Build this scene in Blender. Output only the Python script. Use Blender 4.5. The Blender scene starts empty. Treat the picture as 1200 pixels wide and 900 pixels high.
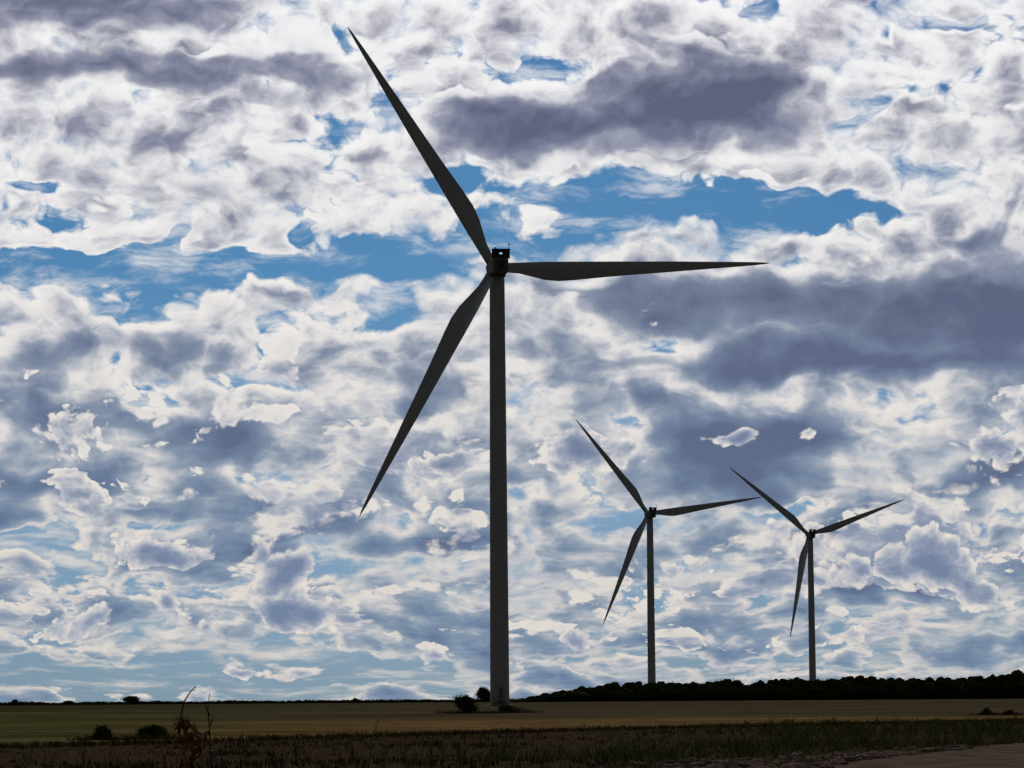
import bpy, bmesh, math, random
from mathutils import Vector, Matrix, noise
random.seed(7)
S = bpy.context.scene
COL = S.collection
R = math.radians

# ------------------------------------------------------------------ camera
F, CX, CY = 3600.0, 600.0, 450.0
CZ = 1.6
PITCH = math.atan(372 / F)
ROLL = R(0.4)
cam = bpy.data.cameras.new('camera'); cam_o = bpy.data.objects.new('camera', cam); COL.objects.link(cam_o)
cam.sensor_width = 36; cam.lens = 36 * F / 1200
cam.clip_start = 0.5; cam.clip_end = 60000
cam_o.matrix_world = Matrix.Translation((0, 0, CZ)) @ Matrix.Rotation(math.pi / 2 + PITCH, 4, 'X') @ Matrix.Rotation(-ROLL, 4, 'Z')
S.camera = cam_o

def at(px, py, dist):
    """a pixel of the photograph at forward distance -> world point"""
    X, Y = px - CX, CY - py
    c, s = math.cos(ROLL), math.sin(ROLL)
    X, Y = X * c + Y * s, -X * s + Y * c
    y = math.cos(PITCH) * F - Y * math.sin(PITCH)
    z = math.sin(PITCH) * F + Y * math.cos(PITCH)
    return Vector((X * dist / y, dist, CZ + z * dist / y))

# ------------------------------------------------------------------ terrain height
ANCH = [(-400, 0), (0, 0), (60, .05), (78, -.05), (170, -.15), (300, -.25), (450, -.05), (686, .74), (1000, 1.15), (1300, 1.4), (2500, 1.2), (20000, 1.2)]
def lerp_t(t, A):
    if t <= A[0][0]: return A[0][1]
    for (a, b), (c, d) in zip(A, A[1:]):
        if t <= c:
            k = (t - a) / (c - a)
            return b + (d - b) * k
    return A[-1][1]
def sst(x, a, b):
    t = max(0, min(1, (x - a) / (b - a))); return t * t * (3 - 2 * t)
def H(x, y):
    h = lerp_t(y, ANCH)
    if y > 1250:
        h += 1.1 * sst(y, 1330, 1750) * sst(x / y, .02, .05) * (1 - sst(y, 2200, 3500))
    d = math.hypot(x, y)
    h += .05 * noise.noise(Vector((x * .07, y * .07, 0))) * (1 - sst(d, 200, 500))
    return h
# line where the dark stubble meets the dry yellow field
BND = [(-60, 95), (-21, 125), (-8.9, 160), (11.4, 205), (41.7, 250), (120, 330)]
# left edge of the dirt track
TRK = [(40, 3.9), (55, 4.9), (71, 7.2), (88, 10.7), (110, 18.0), (122, 24.6), (135, 35.6), (150, 60)]
def track_x(y): return lerp_t(y, TRK)

# ------------------------------------------------------------------ material helpers
class N:
    """small expression builder over a node tree"""
    def __init__(s, nt): s.nt = nt
    def new(s, t, **k):
        n = s.nt.nodes.new(t)
        for a, b in k.items(): setattr(n, a, b)
        return n
    def put(s, sock, v):
        if isinstance(v, bpy.types.NodeSocket): s.nt.links.new(v, sock)
        elif v is not None: sock.default_value = v
    def m(s, op, a, b=None, c=None, clamp=False):
        n = s.new('ShaderNodeMath', operation=op); n.use_clamp = clamp
        s.put(n.inputs[0], a); s.put(n.inputs[1], b); s.put(n.inputs[2], c)
        return n.outputs[0]
    def vm(s, op, a, b=None, sc=None):
        n = s.new('ShaderNodeVectorMath', operation=op)
        s.put(n.inputs[0], a); s.put(n.inputs[1], b)
        if sc is not None: s.put(n.inputs['Scale'], sc)
        return n.outputs[0]
    def mr(s, v, a, b, c=0., d=1., kind='SMOOTHSTEP'):
        n = s.new('ShaderNodeMapRange', interpolation_type=kind)
        for i, q in enumerate((v, a, b, c, d)): s.put(n.inputs[i], q)
        return n.outputs[0]
    def xyz(s, x, y, z=0.):
        n = s.new('ShaderNodeCombineXYZ')
        for i, q in enumerate((x, y, z)): s.put(n.inputs[i], q)
        return n.outputs[0]
    def sep(s, v):
        n = s.new('ShaderNodeSeparateXYZ'); s.put(n.inputs[0], v); return n.outputs
    def noise(s, v, scale, detail=4., rough=.5, lac=2., dist=0., dim='3D'):
        n = s.new('ShaderNodeTexNoise', noise_dimensions=dim); s.put(n.inputs['Vector'], v)
        for k, q in (('Scale', scale), ('Detail', detail), ('Roughness', rough), ('Lacunarity', lac), ('Distortion', dist)): s.put(n.inputs[k], q)
        return n
    def vor(s, v, scale, detail=2., rough=.5, smooth=.3):
        n = s.new('ShaderNodeTexVoronoi', feature='F1', voronoi_dimensions='2D'); s.put(n.inputs['Vector'], v)
        for k, q in (('Scale', scale), ('Detail', detail), ('Roughness', rough)): s.put(n.inputs[k], q)
        return n.outputs['Distance']
    def mix(s, f, a, b):
        n = s.new('ShaderNodeMix', data_type='RGBA')
        s.put(n.inputs['Factor'], f); s.put(n.inputs['A'] if False else n.inputs[6], a); s.put(n.inputs[7], b)
        return n.outputs[2]
    def ramp(s, f, stops, interp='LINEAR'):
        n = s.new('ShaderNodeValToRGB'); r = n.color_ramp; r.interpolation = interp
        while len(r.elements) > 1: r.elements.remove(r.elements[-1])
        for i, (p, c) in enumerate(stops):
            e = r.elements[0] if i == 0 else r.elements.new(p)
            e.position = p; e.color = (*c, 1)
        s.put(n.inputs[0], f); return n.outputs[0]
def lin(*c): return tuple(((v / 255) / 12.92 if v <= 10 else ((v / 255 + .055) / 1.055) ** 2.4) for v in c)
def lin4(*c): return (*lin(*c), 1)

def mat(name, c1, c2=None, scale=5, rough=.9, bump=0, spec=.2, detail=4):
    m = bpy.data.materials.new(name); m.use_nodes = True; nt = m.node_tree; b = nt.nodes['Principled BSDF']; g = N(nt)
    b.inputs['Roughness'].default_value = rough; b.inputs['Specular IOR Level'].default_value = spec
    tc = g.new('ShaderNodeTexCoord').outputs['Object']
    nz = g.noise(tc, scale, detail, .6)
    g.put(b.inputs['Base Color'], g.mix(g.mr(nz.outputs[0], .35, .65), (*c1, 1), (*(c2 or c1), 1)))
    if bump:
        bp = g.new('ShaderNodeBump'); g.put(bp.inputs['Height'], nz.outputs[0]); bp.inputs['Distance'].default_value = bump
        g.put(b.inputs['Normal'], bp.outputs[0])
    return m

# ------------------------------------------------------------------ object helpers
def link(name, me, parent=None, loc=None):
    o = bpy.data.objects.new(name, me); COL.objects.link(o)
    if parent: o.parent = parent
    if loc is not None: o.location = loc
    return o
def tag(o, label=None, cat=None, group=None, kind=None):
    for k, v in (('label', label), ('category', cat), ('group', group), ('kind', kind)):
        if v: o[k] = v
    return o
def mesh(name, verts, faces, m, smooth=False):
    me = bpy.data.meshes.new(name); me.from_pydata(verts, [], faces); me.update()
    if m: me.materials.append(m)
    if smooth: me.polygons.foreach_set('use_smooth', [True] * len(me.polygons))
    return me
def frombm(name, bm, m, smooth=False):
    bmesh.ops.recalc_face_normals(bm, faces=bm.faces[:])
    me = bpy.data.meshes.new(name); bm.to_mesh(me); bm.free(); me.materials.append(m)
    if smooth: me.polygons.foreach_set('use_smooth', [True] * len(me.polygons))
    return me
def empty(name, loc, rz=0):
    o = bpy.data.objects.new(name, None); COL.objects.link(o); o.location = loc; o.rotation_euler.z = rz
    o.empty_display_size = .5
    return o
def box(bm, c, s, M=None, bev=0):
    r = bmesh.ops.create_cube(bm, size=1)
    vs = r['verts']
    bmesh.ops.scale(bm, vec=s, verts=vs); bmesh.ops.translate(bm, vec=c, verts=vs)
    if bev:
        es = list({e for v in vs for e in v.link_edges})
        vs = bmesh.ops.bevel(bm, geom=es, offset=bev, segments=3, affect='EDGES')['verts']
    if M is not None: bmesh.ops.transform(bm, matrix=M, verts=list(bm.verts))
def lathe(prof, seg=40, axis='Z'):
    V, Fc = [], []
    for r, z in prof:
        for i in range(seg):
            a = 2 * math.pi * i / seg; V.append((r * math.cos(a), r * math.sin(a), z))
    for j in range(len(prof) - 1):
        for i in range(seg):
            k = (i + 1) % seg
            Fc.append((j * seg + i, j * seg + k, (j + 1) * seg + k, (j + 1) * seg + i))
    Fc.append(tuple(range(seg))[::-1]); Fc.append(tuple(range((len(prof) - 1) * seg, len(prof) * seg)))
    return V, Fc

# ------------------------------------------------------------------ SKY
SUN_EL, SUN_AZ = R(24), R(-1.5)        # azimuth measured from +Y towards +X
world = bpy.data.worlds.new('World'); S.world = world; world.use_nodes = True
nt = world.node_tree; nt.nodes.clear(); g = N(nt)
dirv = g.new('ShaderNodeTexCoord').outputs['Generated']
dx, dy, dz = g.sep(g.vm('NORMALIZE', dirv))
# u, v: azimuth and elevation, in units of 1/36 rad
u = g.m('MULTIPLY_ADD', g.m('ARCTAN2', dx, dy), 36.0, 6.0)
v = g.m('MULTIPLY_ADD', g.m('ARCSINE', dz), 36.0, 0.0)     # height above horizon (0 at the horizon, 8 at frame top)
def sky_uv(px, py):                                         # direction of a spot seen in the photograph
    d = (at(px, py, 1000) - Vector((0, 0, CZ))).normalized()
    return math.atan2(d.x, d.y) * 36 + 6, math.asin(d.z) * 36
low = g.mr(v, 0.3, 4.6, 1., 0.)                            # 1 near the horizon, 0 higher up
# domain warp
P = g.xyz(u, v, 0.)
w1 = g.noise(g.xyz(g.m('MULTIPLY', u, .8), g.m('MULTIPLY', v, 1.3)), .9, 2.5, .5, dim='2D').outputs['Color']
w2 = g.noise(P, 2.8, 2., .5, dim='2D').outputs['Color']
wv = g.vm('ADD', g.vm('MULTIPLY', g.vm('SUBTRACT', w1, (.5, .5, .5)), (1.5, .75, 0)),
          g.vm('MULTIPLY', g.vm('SUBTRACT', w2, (.5, .5, .5)), (.26, .18, 0)))
PW = g.vm('ADD', P, wv)
# cloud banks pile up and flatten towards the horizon
gv = g.m('MULTIPLY_ADD', g.m('LOGARITHM', g.m('MAXIMUM', g.m('ADD', v, .45), .2), math.e), 1.15, v)
PG = g.xyz(u, gv, 0.)

def blobs(coord, items, start):
    """sum of soft ellipses (px, py, rx, ry, weight, angle) laid out by direction in the sky"""
    acc = start
    for it in items:
        px, py, rx, ry, w = it[:5]; ang = it[5] if len(it) > 5 else 0
        uu, vv = sky_uv(px, py)
        gr = g.new('ShaderNodeTexGradient', gradient_type='SPHERICAL'); g.put(gr.inputs[0], coord)
        tm = gr.texture_mapping; tm.vector_type = 'TEXTURE'
        tm.translation = (uu, vv, 0); tm.rotation = (0, 0, R(ang)); tm.scale = (rx / 100 * 1.5, ry / 100 * 1.5, 1)
        acc = g.m('MULTIPLY_ADD', gr.outputs['Fac'], w * 1.35, acc)
    return acc
#SKYDATA
# optical thickness of the back layer: below 0 the blue shows, then bright thin cloud, then dark thick cloud
BACK = [
 # blue gaps
 (60,314,120,15,-.9),(200,318,120,20,-.9),(350,312,115,20,-.9),(480,305,90,24,-.85),(462,350,40,22,-.6),
 (700,240,95,32,-.95),(820,246,120,26,-.95),(930,243,80,24,-.8),(1020,242,48,18,-.9),(610,275,70,26,-.8),(535,225,70,18,-.6),(490,262,45,20,-.4),
 (1010,125,40,11,-.75,20),(1060,100,50,9,-.6,-10),(590,75,30,14,.25),(440,90,30,30,.25),(420,180,40,14,.3),(1180,70,20,30,.3),(1190,230,20,20,.3),(1185,55,60,40,-.2),(450,540,30,30,.2),(80,272,20,8,.2),(300,365,30,30,.2),(1120,22,24,12,-.7),(1042,36,14,12,-.6),(905,6,20,5,-.35),(1062,200,18,5,-.25),
 (45,214,50,9,-.7),(5,238,12,16,-.6),(170,285,20,10,-.5),(345,272,20,12,-.6),
 (60,642,80,15,-.6),(415,665,100,18,-.6),(850,602,120,8,-.5),(1180,600,50,13,-.5),(560,660,40,15,-.4),(310,450,60,7,-.5),
 (650,575,60,8,-.35),(150,795,300,20,-.75),(420,795,120,20,-.5),(300,765,100,10,-.4),(60,775,60,12,-.45),(980,772,240,14,-.5),(850,745,120,8,-.4),(1140,740,80,10,-.3),(480,790,90,20,-.35),(700,735,60,8,-.3),
 # dark masses
 (725,140,180,42,.6),(855,118,80,46,.55),(800,60,50,46,.35,15),(600,152,80,24,.35),(740,95,60,22,.3),(905,95,30,30,.3),
 (90,6,170,26,.65),(110,82,170,20,.55),(330,66,70,14,.25),(200,168,60,18,.22),(290,125,60,16,.2),(240,225,50,18,.2,-20),
 (1020,372,260,50,.5),(1170,350,90,70,.45),(860,352,130,30,.4),(1000,430,220,24,.3),(700,338,90,14,.3),(900,425,160,14,.35),(1120,430,90,20,.3),
 (250,510,85,34,.55),(60,490,60,34,.4),(40,425,45,24,.35),(60,558,80,20,.5),(140,490,24,18,.35),(5,600,30,20,.4),(400,395,40,10,.25),
 (872,538,108,50,.95),(800,520,50,24,.3),(690,420,60,16,.3),(1180,560,70,28,.5),(1120,565,60,14,.3),(960,470,60,16,.3),
 (545,458,70,26,.4),(320,610,60,26,.45),(520,628,90,18,.45),(200,645,100,20,.4),(440,580,60,14,.3),(620,560,40,20,.3),(640,400,50,14,.25),
 (1010,655,110,40,.5),(560,720,90,12,.2),(120,725,120,14,.2),(1140,270,60,16,.25),(1020,165,60,10,.2),(150,600,60,12,.35),
 (380,90,45,28,.3),(675,95,40,20,.3),(690,8,40,12,.2),(405,222,85,18,.28),(640,250,55,14,.6),(165,410,50,22,.35),(690,452,50,16,.35),(755,470,40,14,.3),(1090,30,30,14,.15),
 # thin bright parts
 (520,70,110,50,-.18),(650,90,50,40,-.2),(760,20,120,14,-.12),(400,150,120,40,-.1),(850,190,200,12,-.15),(700,292,200,16,-.15),
 (560,330,60,16,-.15),(1120,90,80,40,-.08),(90,262,90,24,-.15),(400,232,100,26,-.1),(120,352,180,14,-.15),(360,365,150,18,-.12),
 (880,455,110,14,-.2),(960,510,50,12,-.2),(1090,510,80,14,-.2),(640,460,60,16,-.15),
]
# long flat rows of cloud seen edge-on low in the sky
wx, wy, wz = g.sep(wv)
rows = g.m('SUBTRACT', g.noise(g.xyz(g.m('MULTIPLY', g.m('ADD', u, wx), .22), g.m('MULTIPLY_ADD', v, 2.4, g.m('MULTIPLY', wy, 1.2)), 0.), 1.0, 5., .55, dim='2D').outputs[0], .5)
NB = g.m('MULTIPLY_ADD', g.m('MULTIPLY', rows, low), 1.7, blobs(PW, BACK, .80))
# texture of the back layer, sampled twice to get a lit side
def tex(c):
    a = g.noise(g.vm('MULTIPLY', c, (.75, 1.05, 1.)), 1.2, 5., .5, 2.1, dim='2D').outputs[0]
    b = g.noise(g.vm('MULTIPLY', c, (.7, 1.5, 1.)), 4.5, 5., .55, 2.1, dim='2D').outputs[0]
    s1 = g.m('MULTIPLY', g.m('SUBTRACT', a, .5), 1.15)
    c3 = g.vm('ADD', c, g.vm('MULTIPLY', g.vm('SUBTRACT', g.noise(c, 4.0, 2.5, .5, dim='2D').outputs['Color'], (.5, .5, .5)), (.14, .12, 0)))
    vo = g.vor(g.vm('MULTIPLY', c3, (1., 1.2, 1.)), 1.3, 4., .52)
    s1 = g.m('MULTIPLY_ADD', g.m('SUBTRACT', .4, vo), .9, s1)
    return g.m('MULTIPLY_ADD', g.m('SUBTRACT', b, .5), g.m('MULTIPLY_ADD', low, .25, .22), s1)
PW2 = g.vm('ADD', PG, g.vm('MULTIPLY', wv, (.4, .45, 0)))
t0 = tex(PW2)
t1 = tex(g.vm('ADD', PW2, (-.04, .12, 0)))
rel = g.m('SUBTRACT', t0, t1)                               # > 0: thinner towards the sun = lit rim
calm = g.mr(NB, .95, 1.35, 1., .42)
T = g.m('MULTIPLY_ADD', t0, calm, NB)
lum_t = g.m('MULTIPLY_ADD', g.m('MULTIPLY', rel, calm), g.m('MULTIPLY_ADD', low, .3, -.95), g.m('MULTIPLY_ADD', g.m('MULTIPLY', low, g.mr(T, .1, .5)), .22, T))
cloud = g.ramp(g.m('MULTIPLY_ADD', lum_t, .66, g.m('MULTIPLY_ADD', low, .09, -.01)), [(0.0, lin(246,246,247)), (.18, lin(236,236,238)), (.30, lin(214,214,220)), (.42, lin(184,184,195)), (.56, lin(144,146,164)), (.72, lin(120,124,147)), (1.0, lin(90,93,118))])
cloud_lo = g.ramp(g.m('MULTIPLY_ADD', lum_t, .66, g.m('MULTIPLY_ADD', low, .09, -.01)), [(0.0, lin(228,219,208)), (.18, lin(212,207,203)), (.30, lin(184,187,194)), (.42, lin(154,166,180)), (.56, lin(129,148,170)), (.75, lin(110,131,160)), (.95, lin(96,112,142))])
hue = g.mr(v, .3, 8.5, 1., 0.)
cl = g.mix(hue, cloud, cloud_lo)
# edges run from crisp to wispy
wisp = g.mr(g.noise(g.vm('MULTIPLY', P, (.5, 1., 1.)), .9, 2., .5, dim='2D').outputs[0], .42, .66)
alpha = g.mr(T, g.m('MULTIPLY_ADD', wisp, -.30, -.12), g.m('MULTIPLY_ADD', wisp, .25, .20))
# --- front layer: crisp cumulus heads
FRONT = [
 (868,528,130,62,-2.2),(60,642,80,12,-.9),(415,665,90,14,-.9),(150,797,300,16,-.7),(1000,385,280,70,-1.5),(850,310,120,30,-.8),(250,515,70,24,-.6),
 (320,690,36,36,1.),(300,665,22,26,.6),(372,722,44,26,1.),(195,710,22,18,.8),(110,718,50,20,.7),(60,735,60,20,.6),(210,745,50,16,.5),(430,700,50,12,.5),
 (190,640,70,24,.8),(330,600,70,28,.6),(520,545,48,20,.9),(500,765,36,18,.6),(285,785,34,6,.7),(675,748,26,16,.9),
 (1085,645,50,46,1.2),(1010,660,95,34,1.1),(1140,700,40,26,.8),(900,625,34,22,.7),(960,680,80,20,.7),(1165,520,50,40,.8),(1190,470,30,24,.7),
 (700,530,70,28,.8),(645,535,40,22,.6),(730,680,60,26,.6),(800,650,80,20,.6),(860,690,60,20,.6),
 (560,700,50,16,.5),(620,720,40,14,.5),(800,760,110,18,.55),(700,790,80,10,.5),(960,720,60,8,.5),(1050,765,90,7,.4),
 (430,520,50,24,.4),(590,420,50,40,.4),(560,480,40,20,.4),
 (300,815,180,9,.5),(560,805,80,8,.4),(100,805,60,3,.3),
]
PF = g.vm('ADD', P, g.vm('MULTIPLY', wv, (.35, .4, 0)))
FB = blobs(PF, FRONT, 0.)
PH = g.vm('ADD', PG, g.vm('MULTIPLY', wv, (.35, .4, 0)))
def lobes(c, sc, det):
    a = g.vor(c, sc, det, .52)
    n = g.noise(c, sc * .42, 2.5, .5, dim='2D').outputs[0]
    return g.m('MULTIPLY_ADD', g.m('SUBTRACT', n, .5), 2.1, g.m('MULTIPLY', g.m('SUBTRACT', .45, a), .72))
def heads(c, cover, sc, up, det, stretch):
    """one bank of cumulus: lit crests, grey undersides where more cloud lies between the spot and the sun"""
    cw = g.vm('ADD', g.vm('MULTIPLY', c, stretch), g.vm('MULTIPLY', g.vm('SUBTRACT', g.noise(c, sc * 2.4, 2., .5, dim='2D').outputs['Color'], (.5, .5, .5)), (.24 / sc, .24 / sc, 0)))
    s0 = g.m('ADD', cover, lobes(cw, sc, det))
    l1 = g.m('ADD', cover, lobes(g.vm('ADD', cw, (-.02, up, 0)), sc, det))
    a = g.mr(s0, g.m('MULTIPLY_ADD', wisp, -.10, -.02), g.m('MULTIPLY_ADD', wisp, .16, .09))
    sh = g.mr(l1, -.12, .50)
    fl = g.m('MULTIPLY_ADD', sh, .36, g.m('MULTIPLY_ADD', s0, .16, .02))
    fl = g.m('ADD', fl, g.m('MULTIPLY', sh, g.m('MULTIPLY_ADD', t0, .24, g.m('MULTIPLY', rel, -.45))))
    return a, fl
def paint_heads(fl):
    lo = g.ramp(fl, [(0.0, lin(230,223,213)), (.10, lin(214,209,204)), (.22, lin(182,186,195)), (.36, lin(146,157,178)), (.6, lin(116,133,162))])
    hi = g.ramp(fl, [(0.0, lin(244,244,245)), (.10, lin(230,230,234)), (.22, lin(198,199,208)), (.36, lin(154,157,174)), (.6, lin(118,122,147)), (.85, lin(92,95,120))])
    return g.mix(hue, hi, lo)
env1 = g.m('MULTIPLY', g.mr(v, .9, 2.2), g.mr(v, 4.6, 6.2, 1., 0.))
cov1 = g.m('ADD', g.m('MULTIPLY_ADD', FB, .55, g.m('MULTIPLY', g.m('MULTIPLY', rows, env1), .9)), g.m('MULTIPLY_ADD', env1, .96, -1.0))
a1, f1_ = heads(g.vm('ADD', PH, (31., 7., 0.)), cov1, 1.3, .24, 4., (1., 1.0, 1.))
env2 = g.m('MULTIPLY', g.mr(v, .25, .9), g.mr(v, 2.2, 4.2, 1., 0.))
cov2 = g.m('ADD', g.m('MULTIPLY_ADD', FB, .55, g.m('MULTIPLY', rows, 1.3)), g.m('MULTIPLY_ADD', env2, .96, -1.0))
a2, f2_ = heads(g.vm('ADD', PH, (-17., 3., 0.)), cov2, 2.4, .20, 4., (.9, .95, 1.))
env0 = g.mr(v, 3.9, 5.6)
nb0 = g.m('SUBTRACT', NB, .8)
a0, f0_ = heads(g.vm('ADD', PW2, (5., -13., 0.)), g.m('ADD', g.m('MULTIPLY', g.m('MULTIPLY', nb0, env0), 1.3), g.m('MULTIPLY_ADD', env0, 1.08, -1.0)), .72, .30, 4., (1., 1.25, 1.))
f0_ = g.m('MAXIMUM', g.m('MULTIPLY_ADD', g.m('MAXIMUM', nb0, 0.), .40, g.m('SUBTRACT', f0_, .02)), g.m('MULTIPLY_ADD', nb0, .95, g.m('MULTIPLY_ADD', rel, -.3, -.03)))
cl = g.mix(a0, cl, paint_heads(f0_))
ccol = g.mix(a2, g.mix(a1, cl, paint_heads(f1_)), paint_heads(f2_))
# single cumulus heaps standing out in front of the banks
HERO = [(330,680,34,40,1.),(300,640,20,26,.7),(352,660,24,30,.7),(375,724,44,24,1.),(330,730,40,20,.7),(193,712,20,20,.9),(110,722,44,18,.8),(55,740,50,14,.7),(235,742,40,14,.7),
 (185,640,60,22,.9),(215,655,60,14,.6),(520,548,46,18,1.),(540,530,26,14,.6),(500,768,34,15,.8),(285,786,36,6,.9),(675,750,24,16,1.),(850,514,32,11,1.),(872,508,14,12,.6),(942,511,15,11,.85),
 (700,532,66,24,.95),(665,515,40,18,.7),(645,545,40,14,.5),(1085,640,40,40,1.),(1130,670,34,34,.9),(1155,700,30,22,.8),(1010,668,80,26,.9),(910,618,30,16,.8),(935,640,40,18,.7),
 (1165,525,44,32,1.),(1195,480,24,24,.8),(800,662,60,16,.75),(80,505,50,34,.85),]
HB = blobs(PF, HERO, -.36)
cwh = g.vm('MULTIPLY', PF, (1., 1.15, 1.))
def bump(c): return g.m('MULTIPLY', g.m('SUBTRACT', .42, g.vor(c, 3.6, 3., .55)), .62)
h0 = g.m('ADD', HB, bump(cwh)); h1 = g.m('ADD', HB, bump(g.vm('ADD', cwh, (-.03, .09, 0))))
a3 = g.mr(h0, g.m('MULTIPLY_ADD', wisp, -.05, -.03), g.m('MULTIPLY_ADD', wisp, .1, .15))
f3_ = g.m('MULTIPLY_ADD', g.m('SUBTRACT', h1, h0), .5, g.m('MULTIPLY_ADD', h0, .62, .05))
ccol = g.mix(a3, ccol, paint_heads(f3_))
veil = g.mr(g.noise(g.vm('MULTIPLY', PW2, (.5, 1.5, 1.)), 1.5, 7., .62, dim='2D').outputs[0], .46, .78, 0., .8)
fa = g.m('MAXIMUM', g.m('MAXIMUM', a1, a2), g.m('MAXIMUM', g.m('MAXIMUM', a0, a3), veil))
ca = g.m('MAXIMUM', alpha, fa)
#SKYEND
# the lit sky lies ahead, round the sun; unseen dark cloud is added behind and overhead to dim land and turbines
sdir = Vector((0, math.cos(R(9)), math.sin(R(9))))
dn = g.new('ShaderNodeVectorMath', operation='DOT_PRODUCT'); g.put(dn.inputs[0], dirv); dn.inputs[1].default_value = sdir
fall = g.mr(dn.outputs['Value'], .45, .93, .07, 1.)
ca = g.m('MAXIMUM', ca, g.mr(dn.outputs['Value'], .6, .9, 1., 0.))
EXPO = -1.0
sky = g.new('ShaderNodeTexSky', sky_type='NISHITA'); sky.sun_disc = False
sky.sun_elevation = SUN_EL; sky.sun_rotation = SUN_AZ; sky.air_density = 1.0; sky.dust_density = .4; sky.ozone_density = 2.0; sky.altitude = 100
blue = g.vm('MULTIPLY', sky.outputs[0], g.ramp(g.m('DIVIDE', v, 8.), [(0., (.16, .34, .88)), (.35, (.27, .46, .82)), (.62, (.15, .395, .73)), (1., (.13, .36, .69))]))
bg1 = g.new('ShaderNodeBackground'); g.put(bg1.inputs[0], blue); bg1.inputs[1].default_value = .10
bg2 = g.new('ShaderNodeBackground'); g.put(bg2.inputs[0], ccol); g.put(bg2.inputs[1], g.m('MULTIPLY', fall, 2 ** -EXPO))
mx = g.new('ShaderNodeMixShader'); g.put(mx.inputs[0], ca); g.put(mx.inputs[1], bg1.outputs[0]); g.put(mx.inputs[2], bg2.outputs[0])
wo = g.new('ShaderNodeOutputWorld'); g.put(wo.inputs[0], mx.outputs[0])
world.cycles.sampling_method = 'MANUAL'; world.cycles.sample_map_resolution = 512

sun = bpy.data.lights.new('sun', 'SUN'); sun.energy = 2.6; sun.angle = R(.5); sun.color = (1, .95, .86)
so = bpy.data.objects.new('sun', sun); COL.objects.link(so)
sv = Vector((math.sin(SUN_AZ) * math.cos(SUN_EL), math.cos(SUN_AZ) * math.cos(SUN_EL), math.sin(SUN_EL)))
so.rotation_euler = sv.to_track_quat('Z', 'Y').to_euler(); so.location = (0, 0, 200)
S.view_settings.view_transform = 'Standard'; S.view_settings.look = 'None'; S.view_settings.gamma = 1
S.view_settings.exposure = EXPO; S.view_settings.use_curve_mapping = False
S.cycles.use_adaptive_sampling = True; S.cycles.adaptive_threshold = .06; S.cycles.adaptive_min_samples = 24

# ------------------------------------------------------------------ GROUND
rows = [-9000, -3000, -1000, -400, -150, -60, -25, -8, 0, 8, 16, 24, 32]
y = 40.0
while y < 420: rows.append(y); y *= 1.02
while y < 20000: rows.append(y); y *= 1.09
rows.append(20000)
NC = 70
V, Fc, SD = [], [], []
for y in rows:
    a = 1.5 + abs(y) * .05; b = math.log(15000 / a + 1)
    for i in range(-NC, NC + 1):
        t = i / NC; x = math.copysign(a * (math.exp(b * abs(t)) - 1), t)
        V.append((x, y, H(x, y)))
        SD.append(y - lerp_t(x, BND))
w = 2 * NC + 1
for j in range(len(rows) - 1):
    for i in range(w - 1): Fc.append((j * w + i, j * w + i + 1, (j + 1) * w + i + 1, (j + 1) * w + i))
gm = bpy.data.materials.new('field_soil'); gm.use_nodes = True; nt = gm.node_tree; b = nt.nodes['Principled BSDF']; g = N(nt)
b.inputs['Roughness'].default_value = 1; b.inputs['Specular IOR Level'].default_value = 0
tc = g.new('ShaderNodeTexCoord').outputs['Object']
gx, gy, gz = g.sep(tc)
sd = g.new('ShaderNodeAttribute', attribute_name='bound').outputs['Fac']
n1 = g.noise(tc, .12, 5., .6).outputs[0]
n2 = g.noise(g.vm('MULTIPLY', tc, (.6, 1., 1.)), .045, 7., .65).outputs[0]
n3 = g.noise(tc, 2.2, 5., .7).outputs[0]
n4 = g.noise(g.vm('MULTIPLY', tc, (.35, 1., 1.)), .02, 6., .65).outputs[0]
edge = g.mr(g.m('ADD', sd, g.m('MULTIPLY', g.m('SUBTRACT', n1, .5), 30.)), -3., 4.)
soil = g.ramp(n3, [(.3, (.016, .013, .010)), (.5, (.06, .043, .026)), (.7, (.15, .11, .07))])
straw = g.ramp(g.m('MULTIPLY_ADD', n2, .5, g.m('MULTIPLY', n1, .5)), [(.38, (.13, .085, .034)), (.5, (.24, .155, .062)), (.6, (.33, .23, .105))])
pasture = g.ramp(n2, [(.38, (.045, .062, .018)), (.5, (.09, .10, .035)), (.6, (.18, .16, .065))])
far = g.ramp(n4, [(.38, (.035, .042, .018)), (.5, (.09, .085, .042)), (.6, (.045, .05, .026))])
leftg = g.mr(g.m('DIVIDE', gx, g.m('MAXIMUM', gy, 1.)), -.17, -.03, 1., 0.)
straw = g.mix(g.m('MULTIPLY', leftg, .92), straw, pasture)
dist_ = g.m('ADD', gy, g.m('MULTIPLY', g.m('SUBTRACT', n1, .5), 60.))
f1 = g.mix(g.mr(dist_, 300., 345.), straw, pasture)
pasture_r = g.mix(g.mr(n2, .4, .6), (.085, .068, .042, 1), (.15, .118, .07, 1))
f1 = g.mix(g.mr(dist_, 300., 345.), straw, g.mix(leftg, pasture_r, pasture))
f2 = g.mix(g.mr(gy, 520., 640.), f1, g.mix(g.m('MULTIPLY_ADD', leftg, .75, .25), pasture_r, far))
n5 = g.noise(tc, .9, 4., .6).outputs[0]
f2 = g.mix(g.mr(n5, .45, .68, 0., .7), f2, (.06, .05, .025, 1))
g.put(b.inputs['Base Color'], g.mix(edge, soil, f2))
bp = g.new('ShaderNodeBump'); g.put(bp.inputs['Height'], n3); bp.inputs['Distance'].default_value = .25; bp.inputs['Strength'].default_value = .8
g.put(b.inputs['Normal'], bp.outputs[0])
me = mesh('ground', V, Fc, gm, True)
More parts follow.
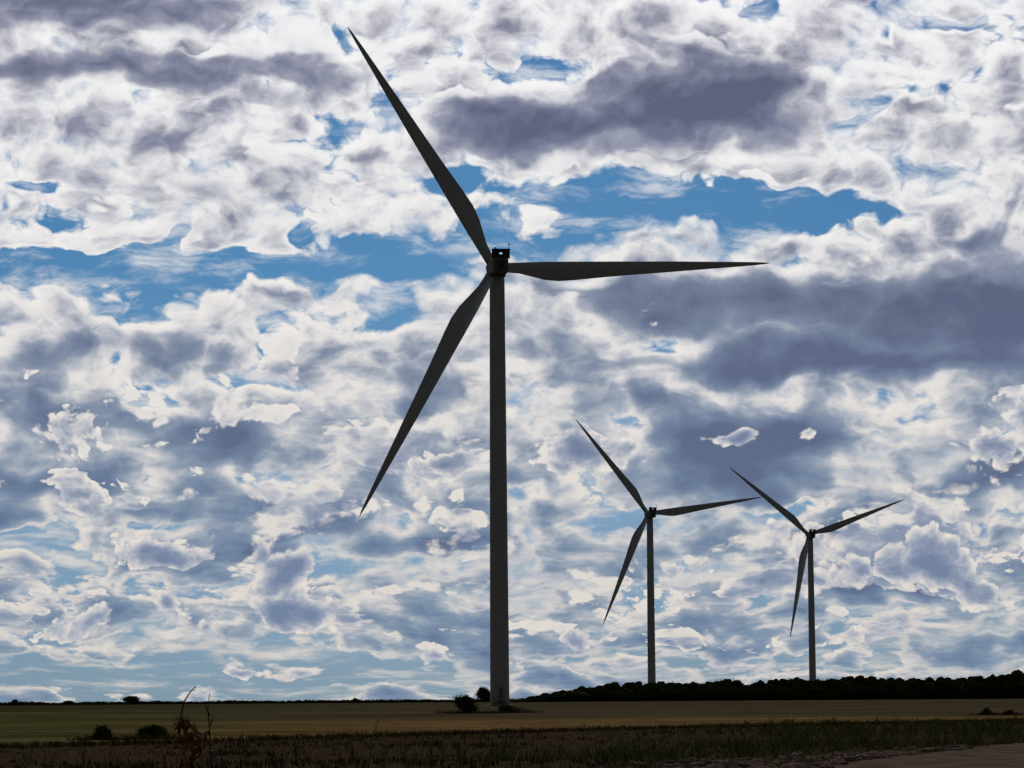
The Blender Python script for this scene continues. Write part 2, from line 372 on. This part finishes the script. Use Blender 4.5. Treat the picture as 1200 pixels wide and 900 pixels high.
at_ = me.attributes.new('bound', 'FLOAT', 'POINT'); at_.data.foreach_set('value', SD)
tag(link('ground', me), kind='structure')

# dirt track
def dense(a, b_, n): return [a + (b_ - a) * i / n for i in range(n + 1)]
tm_ = mat('track_dirt', (.09, .068, .055), (.18, .14, .112), .8, bump=.04, spec=0, detail=7)
V, Fc = [], []
ys = dense(30, 150, 90)
for y in ys:
    x0 = track_x(y) + .35 * noise.noise(Vector((y * .35, 3, 0))); slope = (track_x(y + 1) - track_x(y - 1)) / 2
    W_ = 7.4 * math.sqrt(1 + slope * slope)
    for k in range(13):
        x = x0 + W_ * k / 12
        rut = -.05 * math.exp(-((k - 3.3) / 1.0) ** 2) - .05 * math.exp(-((k - 8.7) / 1.0) ** 2)
        V.append((x, y, H(x, y) + .07 + rut))
for j in range(len(ys) - 1):
    for k in range(12): Fc.append((j * 13 + k, j * 13 + k + 1, (j + 1) * 13 + k + 1, (j + 1) * 13 + k))
tag(link('dirt_track', mesh('dirt_track', V, Fc, tm_, True)), kind='structure')

# ------------------------------------------------------------------ WIND TURBINES
RB = 63.9
HUBH = 98.3
paint = mat('turbine_paint', (.41, .45, .51), (.46, .49, .54), .25, .85, spec=.08)  # mid grey in place of white: some backlit darkness is in the colour
nac_shade = mat('nacelle_shade_paint', (.12, .125, .135), (.16, .165, .17), .5, .8, spec=.08)  # darker copy of the turbine paint, backlit shade put into the colour
darkmetal = mat('cooler_metal', (.045, .045, .05), (.06, .06, .065), 2, .6)
lampm = mat('aviation_lamp_glass', (.8, .8, .78), None, 2, .3)
doorm = mat('door_paint', (.16, .17, .18), (.2, .2, .2), 2, .6)
BL = [(0.02,-1.15,1.15,2.3),(.05,-1.15,1.15,2.25),(.085,-1.15,1.35,2.05),(.13,-1.2,2.1,1.7),(.18,-1.2,2.95,1.35),(.23,-1.18,3.3,1.15),(.29,-1.12,3.1,1.0),(.4,-1.0,2.55,.8),(.5,-.9,2.15,.66),(.6,-.8,1.8,.54),(.7,-.66,1.42,.42),(.8,-.5,1.05,.3),(.88,-.38,.75,.2),(.94,-.27,.5,.13),(.98,-.15,.28,.07),(1.0,-.03,.08,.03)]
def blade_mesh():
    V, Fc, n = [], [], 24
    for f, le, te, th in BL:
        c0, hw = (le + te) / 2, (te - le) / 2
        tw = R(13) * (1 - f) ** 2; sharp = max(0, min(1, (f - .06) / .12))
        bend = 1.6 * f * f                                  # prebend away from the tower
        for i in range(n):
            a = 2 * math.pi * i / n; cx = math.cos(a); th_ = math.sin(a) * th / 2
            taper = 1 - sharp * (.5 * (cx + 1) / 1) ** 2 * .92    # thin trailing edge
            X, Y = c0 + hw * cx, th_ * taper
            V.append((X * math.cos(tw) - Y * math.sin(tw), X * math.sin(tw) + Y * math.cos(tw) + bend, f * RB))
    for j in range(len(BL) - 1):
        for i in range(n):
            k = (i + 1) % n; Fc.append((j * n + i, j * n + k, (j + 1) * n + k, (j + 1) * n + i))
    Fc.append(tuple(range(n))[::-1]); Fc.append(tuple(range((len(BL) - 1) * n, len(BL) * n)))
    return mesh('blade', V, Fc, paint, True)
TILT = R(5); OV = 4.5
a_ = Vector((0, math.cos(TILT), math.sin(TILT))); side_ = Vector((1, 0, 0)); up_ = side_.cross(a_)
top_ = Vector((0, 0, HUBH)); hubc = top_ + a_ * OV
def blade_matrix(th):
    rad = side_ * math.cos(th) + up_ * math.sin(th); tan = side_ * math.sin(th) - up_ * math.cos(th)
    M = Matrix((tan, a_, rad)).transposed().to_4x4(); M.translation = hubc
    return M
def axis_matrix():                                          # local Z along the rotor axis
    M = Matrix((side_, -up_, a_)).transposed().to_4x4(); M.translation = top_
    return M
def make_turbine():
    t = empty('wind_turbine', (0, 0, 0))
    prof = []
    zt = HUBH - 2.2
    for k in range(0, 41):
        z = zt * k / 40; r = 2.15 + (1.68 - 2.15) * (k / 40) ** 1.1; prof.append((r, z))
    V, Fc = lathe(prof, 48)
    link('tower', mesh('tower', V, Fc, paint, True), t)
    # bolted section joints
    for fz in (.24, .5, .76):
        z = zt * fz; r = 2.15 - .47 * fz ** 1.1
        v2, f2_ = lathe([(r - .02, z - .12), (r + .035, z - .12), (r + .035, z + .12), (r - .02, z + .12)], 48)
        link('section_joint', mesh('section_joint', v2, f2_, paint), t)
    V, Fc = lathe([(2.9, -1.5), (2.9, .12), (2.75, .2), (2.1, .22)], 48)
    link('foundation', mesh('foundation', V, Fc, mat('concrete', (.22, .21, .19), (.3, .29, .27), 1.5), False), t)
    bm = bmesh.new(); box(bm, (0, -2.18, 2.9), (.95, .14, 2.2), bev=.04)
    d = link('door', frombm('door', bm, doorm), t)
    bm = bmesh.new(); box(bm, (.33, -2.29, 2.8), (.06, .08, .3), bev=.01); link('handle', frombm('handle', bm, darkmetal), d)
    bm = bmesh.new(); box(bm, (0, -3.2, .9), (1.2, 2.0, .08))
    for k in range(6): box(bm, (0, -4.3 - k * .28, .82 - k * .16), (1.2, .26, .04))
    for sx in (-.6, .6):
        for yy in (-2.5, -4.1): box(bm, (sx, yy, 1.45), (.05, .05, 1.1))
        box(bm, (sx, -3.3, 2.0), (.05, 1.7, .05))
    link('entry_steps', frombm('entry_steps', bm, darkmetal), t)
    # yaw bearing + nacelle
    AM = axis_matrix()
    V, Fc = lathe([(1.68, zt), (1.95, zt + .02), (1.95, zt + .5), (1.7, zt + .52)], 40)
    link('yaw_bearing', mesh('yaw_bearing', V, Fc, darkmetal), t)
    bm = bmesh.new()
    # nacelle loops along the axis (z from the rear to the rotor)
    loops = []
    for z, sx, sy in ((-7.6, 1.35, 1.35), (-7.3, 1.7, 1.65), (-4, 1.86, 1.85), (1.2, 1.86, 1.9), (2.3, 1.7, 1.75), (2.75, 1.45, 1.5)):
        L = []
        for i in range(32):
            a = 2 * math.pi * i / 32; c, s_ = math.cos(a), math.sin(a); e = .28
            L.append(bm.verts.new((math.copysign(abs(c) ** e, c) * sx, math.copysign(abs(s_) ** e, s_) * sy, z)))
        loops.append(L)
    for A, B in zip(loops, loops[1:]):
        for i in range(32): bm.faces.new((A[i], A[(i + 1) % 32], B[(i + 1) % 32], B[i]))
    bm.faces.new(loops[0]); bm.faces.new(loops[-1])
    bmesh.ops.transform(bm, matrix=AM, verts=bm.verts[:])
    nac = link('nacelle', frombm('nacelle', bm, nac_shade), t)
    # hatch on the rear of the nacelle
    bm = bmesh.new(); box(bm, (0, 0, -7.62), (1.5, 1.6, .06), bev=.02); bmesh.ops.transform(bm, matrix=AM, verts=bm.verts[:])
    link('hatch', frombm('hatch', bm, darkmetal), nac)
    # cooler frame standing on the rear roof; local -Y is up here
    bm = bmesh.new(); zc = -7.1; yb, yt = -1.5, -3.7
    for c, s_ in (((-1.18, (yb + yt) / 2, zc), (1.66, yb - yt, .5)), ((1.18, (yb + yt) / 2, zc), (1.66, yb - yt, .5)),
                  ((0, yt + .4, zc), (.7, .8, .5)), ((0, yb - .48, zc), (.7, .96, .5))): box(bm, c, s_)
    for k in range(9): box(bm, (-1.85 + k * .4625, (yb + yt) / 2, zc - .29), (.05, yb - yt - .1, .06))
    for sx in (-1.5, 1.5): box(bm, (sx, yb - .4, zc + 1.0), (.12, .12, 1.9))
    bmesh.ops.transform(bm, matrix=AM, verts=bm.verts[:])
    link('cooler', frombm('cooler', bm, darkmetal), nac)
    bm = bmesh.new(); box(bm, (1.8, yt - .55, zc), (.14, 1.1, .14)); box(bm, (1.95, yt - .95, zc), (.7, .1, .1)); box(bm, (1.8, yt - 1.15, zc), (.1, .3, .3))
    bmesh.ops.transform(bm, matrix=AM, verts=bm.verts[:]); link('wind_sensor', frombm('wind_sensor', bm, darkmetal), nac)
    V, Fc = lathe([(.02, 0), (.2, .02), (.2, .3), (.12, .42), (.02, .45)], 14)
    V = [AM @ Vector((p[0] - 1.2, yt - p[2], zc + p[1])) for p in V]
    link('aviation_light', mesh('aviation_light', V, Fc, lampm, True), nac)
    # hub
    V, Fc = lathe([(1.2, 2.75), (1.75, 2.95), (1.95, 3.5), (2.0, 4.6), (1.85, 5.5), (1.45, 6.3), (.8, 6.85), (.1, 7.0)], 36)
    V = [AM @ Vector(p) for p in V]
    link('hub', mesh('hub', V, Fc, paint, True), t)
    bmsh = blade_mesh()
    for k in range(3): link('blade', bmsh, t).matrix_local = blade_matrix(2 * math.pi * k / 3)
    return t
def copy_tree(o, parent=None):
    c = o.copy(); COL.objects.link(c); c.parent = parent
    for ch in o.children: copy_tree(ch, c)
    return c
proto = make_turbine()
TURB = [(-3.2, 686, 99.03 - HUBH, .124, .030, 'tall grey wind turbine towering in the foreground, by far the largest of the three'),
        (72.7, 1630, 100.18 - HUBH, .177, .144, 'middle-sized wind turbine rising behind the dark wood, its right blade almost level'),
        (180.9, 1870, 101.16 - HUBH, .096, .347, 'smallest wind turbine farthest right behind the dark wood, its blades spread in a wide Y')]
for i, (x, y, z, yaw, ph, lab) in enumerate(TURB):
    t = proto if i == 0 else copy_tree(proto)
    t.location = (x, y, z); t.rotation_euler.z = yaw
    bl = [c for c in t.children if c.name.startswith('blade')]
    for k, o in enumerate(bl): o.matrix_local = blade_matrix(ph + 2 * math.pi * k / 3)
    tag(t, lab, 'wind turbine', 'wind turbines standing in the fields')

# ------------------------------------------------------------------ VEGETATION
def leaf_mat(name, c1, c2):
    m = mat(name, c1, c2, 1.3, 1.0, spec=0); return m
m_wood = leaf_mat('wood_foliage', (.022, .032, .012), (.045, .055, .022))
m_bush = leaf_mat('bush_foliage', (.03, .045, .015), (.06, .075, .028))
m_bark = mat('bark', (.045, .035, .025), (.09, .07, .05), 4)
m_dry = mat('dry_weed', (.12, .065, .042), (.26, .14, .095), 6, spec=0)
m_straw = mat('straw_stalk', (.17, .14, .08), (.28, .23, .15), 6)
m_grass = mat('green_grass_blade', (.095, .13, .042), (.20, .20, .085), .5, spec=0)
m_stub = mat('dark_stubble_blade', (.05, .036, .02), (.19, .14, .08), .6, spec=0)
m_stone = mat('rubble_stone', (.12, .085, .07), (.34, .26, .21), 1.5, spec=0)

def rnd_dir(rg):
    while True:
        v_ = Vector((rg.uniform(-1, 1), rg.uniform(-1, 1), rg.uniform(-1, 1)))
        if .05 < v_.length < 1: return v_.normalized()
def leaf(V, Fc, p, s_, rg):
    a = rnd_dir(rg); b_ = a.orthogonal().normalized() * s_ * rg.uniform(.35, .6); a = a * s_
    o = len(V); V += [p - a, p + b_, p + a * .9, p - b_]; Fc.append((o, o + 1, o + 2, o + 3))
def lump(V, Fc, c, rx, ry, rz, seed, seg=10):
    o = len(V); nl = seg // 2
    for j in range(nl + 1):
        ph = math.pi * j / nl
        for i in range(seg):
            th = 2 * math.pi * i / seg; d = Vector((math.sin(ph) * math.cos(th), math.sin(ph) * math.sin(th), math.cos(ph)))
            k = 1 + .28 * noise.noise(d * 1.7 + Vector((seed, 0, 0)))
            V.append(Vector((c[0] + d.x * rx * k, c[1] + d.y * ry * k, c[2] + d.z * rz * k)))
    for j in range(nl):
        for i in range(seg):
            k = (i + 1) % seg; Fc.append((o + j * seg + i, o + (j + 1) * seg + i, o + (j + 1) * seg + k, o + j * seg + k))
def crown(w_, d_, h_, z0, n, ls, seed, nl=7, core=True, spread=1.12):
    """an uneven crown of leaf faces over several lumps; sits between z0 and z0 + h_"""
    rg = random.Random(seed); V, Fc = [], []
    L = []
    for k in range(nl):
        a = rg.uniform(0, 6.283); q = rg.uniform(.0, .62); r = rg.uniform(.30, .5)
        zc = rg.uniform(.3, .72) * (1 - q * .45)
        L.append((Vector((math.cos(a) * q * w_ / 2, math.sin(a) * q * d_ / 2, z0 + zc * h_)), w_ / 2 * r * 1.25, d_ / 2 * r * 1.25, h_ * r * .72))
    for i, (c, a, b_, hh) in enumerate(L):
        if core: lump(V, Fc, c, a * .72, b_ * .72, hh * .72, seed + i * 3.1)
    for k in range(n):
        c, a, b_, hh = L[rg.randrange(nl)]; d = rnd_dir(rg); q = rg.uniform(.55, spread)
        p = c + Vector((d.x * a * q, d.y * b_ * q, d.z * hh * q))
        if p.z < z0 * .6: p.z = z0 * .6 + rg.random() * .1
        leaf(V, Fc, p, ls * rg.uniform(.6, 1.3), rg)
    return V, Fc
def limb(V, Fc, pts, r0, r1, seg=6):
    o = len(V); n = len(pts)
    for j, p in enumerate(pts):
        p = Vector(p); d = (Vector(pts[min(j + 1, n - 1)]) - Vector(pts[max(j - 1, 0)])).normalized()
        a = d.orthogonal().normalized(); b_ = d.cross(a); r = r0 + (r1 - r0) * j / max(1, n - 1)
        for i in range(seg):
            t = 2 * math.pi * i / seg; V.append(p + (a * math.cos(t) + b_ * math.sin(t)) * r)
    for j in range(n - 1):
        for i in range(seg):
            k = (i + 1) % seg; Fc.append((o + j * seg + i, o + j * seg + k, o + (j + 1) * seg + k, o + (j + 1) * seg + i))
    Fc.append(tuple(o + i for i in range(seg))[::-1]); Fc.append(tuple(o + (n - 1) * seg + i for i in range(seg)))
def tree(name, x, y, w_, h_, label, cat, group=None, z0=.2, n=900, ls=.3, seed=1, z=None, nl=7, m=None, part='trunk'):
    t = empty(name, (x, y, H(x, y) - .05 if z is None else z))
    V, Fc = crown(w_, w_ * .9, h_ * (1 - z0), h_ * z0, n, ls, seed, nl)
    link('crown', mesh('crown', V, Fc, m or m_wood), t)
    rg = random.Random(seed); V, Fc = [], []
    if part == 'trunk':
        limb(V, Fc, [(0, 0, -.3), (.02 * w_, 0, h_ * .3), (0, .02 * w_, h_ * .65)], w_ * .045, w_ * .02)
        for k in range(4):
            a = rg.uniform(0, 6.28); limb(V, Fc, [(0, 0, h_ * .3), (math.cos(a) * w_ * .15, math.sin(a) * w_ * .15, h_ * .5), (math.cos(a) * w_ * .3, math.sin(a) * w_ * .3, h_ * .65)], w_ * .02, w_ * .007)
    else:
        for k in range(8):
            a = rg.uniform(0, 6.28); q = rg.uniform(.1, .36); limb(V, Fc, [(0, 0, -.05), (math.cos(a) * w_ * q * .5, math.sin(a) * w_ * q * .5, h_ * .4), (math.cos(a) * w_ * q, math.sin(a) * w_ * q, h_ * .8)], w_ * .014, w_ * .005)
    link(part, mesh(part, V, Fc, m_bark), t)
    tag(t, label, cat, group); return t
def px_xy(px, dist):
    p = at(px, 822, dist); return p.x, p.y

# the wood on the right: one dark mass of crowns
TOP = [(580, 823), (600, 820), (625, 817), (640, 812), (670, 806), (700, 801), (730, 799), (765, 798), (800, 799), (830, 797), (860, 796), (900, 796), (950, 794), (1000, 792), (1050, 793), (1100, 790), (1130, 791), (1160, 789), (1200, 784), (1260, 780), (1400, 778), (1700, 781)]
V, Fc = [], []
rg = random.Random(11)
px = 588.0
i = 0
while px < 1680:
    for row, dd in enumerate((1185, 1212, 1240)):
        d_ = dd + rg.uniform(-8, 8); q = px + rg.uniform(-4, 4)
        top = lerp_t(q, TOP) + rg.uniform(-.8, 1.3) - 1.6 * noise.noise(Vector((q * .022, 0, 5))) + row * -.2
        p = at(q, top, d_); z = H(p.x, d_); h_ = max(1.2, p.z - z); w_ = rg.uniform(8, 14) * min(1, .45 + h_ / 10)
        cv, cf = crown(w_, w_, h_ * 1.1, 0, 320, .26, i * 7 + row, 8, spread=1.04)
        o = len(V); V += [(c.x + p.x, c.y + d_, max(c.z, 0) + z - .1) for c in cv]; Fc += [tuple(k + o for k in f) for f in cf]
        # undergrowth and trunk mass below the crown
        o = len(V); cv, cf = [], []
        lump(cv, cf, (p.x, d_, z + h_ * .3), w_ * .5, w_ * .5, h_ * .42, i); V += [tuple(c) for c in cv]; Fc += [tuple(k + o for k in f) for f in cf]
        i += 1
    px += rg.uniform(6, 13)
wd = link('wood', mesh('wood', V, Fc, m_wood))
tag(wd, 'long black wood of round crowns along the skyline below the two smaller turbines', 'wood', kind='stuff')

# thin hedge line all along the left skyline
V, Fc = [], []
for k in range(520):
    q = -260 + k * 1.7; d_ = 2400 + rg.uniform(-30, 30)
    x, y = px_xy(q, d_); z = H(x, y); hh = 1.9 + 1.0 * noise.noise(Vector((q * .02, 0, 0))) + rg.uniform(-.3, .4)
    lump(V, Fc, (x, y, z + hh * .35), 2.6, 2.6, max(.6, hh * .8), k, 8)
for k in range(7000):
    q = rg.uniform(-260, 620); d_ = 2390 + rg.uniform(-30, 30); x, y = px_xy(q, d_); z = H(x, y)
    leaf(V, Fc, Vector((x, y, z + rg.uniform(.2, 2.7 + 1.2 * noise.noise(Vector((q * .02, 0, 0)))))), .45, rg)
tag(link('hedge_line', mesh('hedge_line', [tuple(c) for c in V], Fc, m_wood)), 'thin dark hedge line drawn along the far left horizon', 'hedge', kind='stuff')

tree('tree', *px_xy(155, 1500), 12.5, 5.0, 'rounded dark tree standing alone on the left horizon', 'tree', 'lone trees on the horizon', .1, 1200, .35, 3, nl=8)
tree('tree', *px_xy(17, 1700), 5.5, 3.8, 'tiny dark tree on the horizon at the far left edge', 'tree', 'lone trees on the horizon', .1, 500, .3, 4)
tree('tree', *px_xy(81, 1700), 8, 2.9, 'low faint bump of a tree on the horizon left of the lone rounded tree', 'tree', 'lone trees on the horizon', .1, 500, .3, 5)
tree('tree', *px_xy(416, 1700), 3.0, 3.6, 'tiny speck of a tree on the horizon left of the largest turbine', 'tree', 'lone trees on the horizon', .1, 300, .3, 6)
x, y = px_xy(566, 1150); tree('tree', x, y, 8.6, 6.4, 'rounded black tree just left of and behind the foot of the largest turbine', 'tree', None, .03, 1800, .3, 8, nl=9)
x, y = px_xy(120, 152)
tree('bush', x, y, 1.35, .85, 'ragged dark bush in the left field, left of a rounder bush', 'bush', 'bushes in the fields', .02, 1600, .045, 21, m=m_bush, part='stem')
x, y = px_xy(180, 154)
tree('bush', x, y, 1.75, .85, 'smooth dome-shaped dark bush in the left field, right of the ragged one', 'bush', 'bushes in the fields', .02, 2600, .045, 22, nl=11, m=m_bush, part='stem')
x, y = px_xy(1155, 330)
tree('bush', x, y, 1.25, 1.1, 'small dark bush in the dry field at the right edge, left one of a pair', 'bush', 'bushes in the fields', .02, 500, .08, 23, m=m_bush, part='stem')
x, y = px_xy(1183, 330)
tree('bush', x, y, 1.15, .75, 'smaller low bush in the dry field at the right edge, right one of a pair', 'bush', 'bushes in the fields', .02, 400, .08, 24, m=m_bush, part='stem')
x, y = px_xy(545, 445)
t = tree('shrub', x, y, 5.2, 2.9, 'straggly dark shrub with twiggy top to the left of the largest turbine', 'shrub', None, .02, 1300, .16, 31, nl=6, m=m_bush, part='stem')
V, Fc = [], []; rg = random.Random(5)
for k in range(26):
    a = rg.uniform(-2.0, 1.2); limb(V, Fc, [(a * .5, 0, .4), (a * .8 + rg.uniform(-.2, .2), rg.uniform(-.3, .3), 1.7 + rg.uniform(0, .6)), (a + rg.uniform(-.4, .4), rg.uniform(-.4, .4), rg.uniform(2.3, 3.3) - abs(a + .6) * .45)], .05, .02, 4)
link('twig', mesh('twig', V, Fc, m_bark), t)
x, y = px_xy(597, 445)  # low dark leafy clump covering the patch at the tower's foot
tree('bush', x, y, 3.7, 1.35, 'low flat dark leafy clump in front of the foot of the largest turbine', 'bush', 'bushes in the fields', .02, 900, .13, 33, m=m_bush, part='stem')

# ------------------------------------------------------------------ foreground growth
def blade_tuft(V, Fc, x, y, z, h_, w_, rg, n=5):
    for k in range(n):
        a = rg.uniform(0, 6.283); l = rg.uniform(.1, .9) * h_; dx_, dy_ = math.cos(a), math.sin(a); px_, py_ = -dy_ * w_, dx_ * w_
        bx, by = x + rg.uniform(-.12, .12), y + rg.uniform(-.12, .12); hh = h_ * rg.uniform(.55, 1.1)
        o = len(V)
        V += [(bx - px_, by - py_, z), (bx + px_, by + py_, z), (bx + dx_ * l * .4 + px_ * .7, by + dy_ * l * .4 + py_ * .7, z + hh * .6), (bx + dx_ * l * .4 - px_ * .7, by + dy_ * l * .4 - py_ * .7, z + hh * .6), (bx + dx_ * l, by + dy_ * l, z + hh)]
        Fc += [(o, o + 1, o + 2, o + 3), (o + 3, o + 2, o + 4)]
rg = random.Random(99)
V, Fc = [], []; V2, F2 = [], []; V3, F3 = [], []
for k in range(15000):
    y = 52 + (rg.random() ** 1.3) * 215; x = rg.uniform(-.24, .24) * y
    if y > lerp_t(x, BND) + 5: continue
    tx = track_x(y)
    if 30 < y < 150 and tx - .3 < x < tx + 8: continue
    z = H(x, y)
    gband = sst((x - (tx - 16)) , 0, 8) if y < 140 else sst(x / y, .05, .1)
    cl_ = noise.noise(Vector((x * .16, y * .08, 2.)))
    if y > 84 and rg.random() < gband * (.8 + cl_):
        blade_tuft(V2, F2, x, y, z, rg.uniform(.15, .5) * (1 + 1.2 * cl_), .022, rg, 7)
    elif rg.random() < .3 + 1.5 * cl_:
        if y < 82 and x > tx - 5: continue
        blade_tuft(V, Fc, x, y, z, rg.uniform(.04, .17) * (1 + 1.6 * cl_) * (1 + (rg.random() < .03) * 2.2), .02, rg, 6)
    elif rg.random() < .14 + .35 * sst(x / y, .0, .08):
        blade_tuft(V3, F3, x, y, z, rg.uniform(.12, .45), .014, rg, 5)
tag(link('stubble', mesh('stubble', V, Fc, m_stub)), 'dark rough stubble and weeds covering the near ground', 'stubble', kind='stuff')
tag(link('grass', mesh('grass', V2, F2, m_grass)), 'green grass growing along the bank above the dirt track', 'grass', kind='stuff')
tag(link('dry_grass', mesh('dry_grass', V3, F3, m_straw)), 'pale dry stalks scattered through the dark stubble', 'dry grass', kind='stuff')
# ragged fringe where stubble meets the straw field
V, Fc = [], []
for k in range(5000):
    x = rg.uniform(-26, 52); y = lerp_t(x, BND) + rg.gauss(-5, 5)
    blade_tuft(V, Fc, x, y, H(x, y), rg.uniform(.08, .32), .02, rg, 4)
for (bx, by, bw) in [(*px_xy(120, 152), 1.3), (*px_xy(180, 154), 1.6), (*px_xy(1155, 330), 1.4), (*px_xy(1183, 330), 1.4), (*px_xy(545, 445), 5), (*px_xy(597, 445), 3.6)]:
    for k in range(160):
        x = bx + rg.gauss(0, .5) * bw; y = by - .3 * bw + rg.gauss(0, .35) * bw
        blade_tuft(V, Fc, x, y, H(x, y), rg.uniform(.08, .3) * (1 + bw * .15), .015 + .008 * bw, rg, 4)
tag(link('weed_fringe', mesh('weed_fringe', V, Fc, m_stub)), 'ragged dark fringe of weeds along the edge of the straw field', 'weeds', kind='stuff')
# stones heaped beside the track
V, Fc = [], []
for k in range(1700):
    y = rg.uniform(56, 100); x = track_x(y) - abs(rg.gauss(0, 1)) * (2.4 if y < 82 else 1.1) + .25
    if noise.noise(Vector((x * .5, y * .3, 9))) < -.12: continue
    r = rg.uniform(.03, .13) * (1 if rg.random() < .9 else 1.6)
    lump(V, Fc, (x, y, H(x, y) + r * .3 + .04), r * rg.uniform(.8, 1.5), r, r * rg.uniform(.5, .8), k, 6)
tag(link('rubble', mesh('rubble', [tuple(c) for c in V], Fc, m_stone)), 'pale stones and clods strewn beside the dirt track', 'rubble', kind='stuff')

# tall weeds close to the camera
def weed(label, dist, spine, r0, side, leaves, m, seed, name='tall_weed', zdrop=None):
    """spine: pixels from the foot of the visible stem to its tip"""
    rg = random.Random(seed)
    P_ = [at(px, py, dist) for px, py in spine]
    x0, y0 = P_[0].x, P_[0].y; z0 = H(x0, y0); base = Vector((x0, y0, z0))
    t = empty(name, base)
    pts = [Vector((0, 0, -.05)), (P_[0] - base) * .5 + Vector((.01, .02, 0))] + [p - base + Vector((0, rg.uniform(-.03, .03), 0)) for p in P_]
    V, Fc = [], []; limb(V, Fc, pts, r0, r0 * .3, 7); link('stem', mesh('stem', V, Fc, m, True), t)
    for sp in side:
        q = [at(px, py, dist) - base + Vector((0, rg.uniform(-.05, .05), 0)) for px, py in sp]
        V, Fc = [], []; limb(V, Fc, q, r0 * .6, r0 * .18, 6); link('branch', mesh('branch', V, Fc, m, True), t)
    for k in range(leaves):
        # a curled dry leaf with a midrib fold
        j = rg.uniform(.0, .62); n = len(pts) - 1; f = j * n; i = int(f); p = pts[i].lerp(pts[i + 1], f - i)
        p = p + Vector((0, 0, 0)); a = rg.uniform(0, 6.283); L_ = rg.uniform(.04, .10); W_ = L_ * rg.uniform(.09, .18)
        d = Vector((math.cos(a), math.sin(a), 0)); s_ = Vector((-d.y, d.x, 0)); V, Fc = [], []
        for q in range(6):
            u_ = q / 5; cz = .5 * L_ * math.sin(u_ * 2.6) - u_ * u_ * L_ * rg.uniform(.2, .9); ww = W_ * math.sin(math.pi * min(1, u_ * .93 + .07)) ** .8
            c = p + d * L_ * u_ + Vector((0, 0, cz)); V += [c - s_ * ww + Vector((0, 0, ww * .5)), c, c + s_ * ww + Vector((0, 0, ww * .5))]
        for q in range(5):
            o = q * 3; Fc += [(o, o + 1, o + 4, o + 3), (o + 1, o + 2, o + 5, o + 4)]
        link('leaf', mesh('leaf', V, Fc, m, True), t)
    V, Fc = [], []; tip = pts[-1]
    for k in range(10): leaf(V, Fc, tip.lerp(pts[-2], k * .02) + rnd_dir(rg) * r0 * .35, r0 * .5, rg)
    link('seed_head', mesh('seed_head', V, Fc, m), t)
    return t
t = weed('', 15, [(224, 905), (226, 885), (222, 868), (214, 852), (212, 838), (216, 822), (222, 812), (229, 804)], .008,
         [[(226, 885), (238, 868), (243, 852)], [(222, 868), (231, 856), (234, 848)], [(214, 850), (206, 842)], [(226, 897), (212, 880), (206, 872)], [(216, 856), (222, 846)], [(224, 880), (230, 866)]], 70, m_dry, 1)
tag(t, 'tall reddish-brown dried weed with a bent tip reaching above the horizon at lower left', 'weed', 'tall dried weeds near the camera')
t = weed('', 16, [(247, 905), (246, 880), (246, 850), (244, 832), (245, 813)], .006, [[(246, 850), (250, 838)], [(246, 838), (241, 828), (239, 822)]], 10, m_bark, 2)
tag(t, 'thin dark upright weed stalk just right of the bent reddish weed', 'weed', 'tall dried weeds near the camera')
t = weed('', 24, [(432, 905), (434, 880), (438, 858), (444, 842)], .008, [[(434, 878), (426, 862)]], 8, m_straw, 3)
tag(t, 'slanting thin dry weed crossing the edge of the straw field left of centre', 'weed', 'tall dried weeds near the camera')
t = weed('', 26, [(519, 905), (520, 885), (521, 866)], .011, [[(520, 885), (514, 868)]], 14, m_straw, 4)
tag(t, 'short pale dry weed in the dark stubble below the straggly shrub', 'weed', 'tall dried weeds near the camera')
t = weed('', 25, [(505, 905), (506, 882), (508, 856)], .010, [[(506, 884), (500, 866)]], 14, m_dry, 6)
tag(t, 'short brown weed with a knobbly top left of the pale dry one', 'weed', 'tall dried weeds near the camera')
t = weed('', 20, [(196, 905), (192, 885), (188, 872)], .010, [[(192, 890), (200, 874)]], 16, m_dry, 7)
tag(t, 'low brown curling weed at the foot of the frame left of the bent reddish weed', 'weed', 'tall dried weeds near the camera')
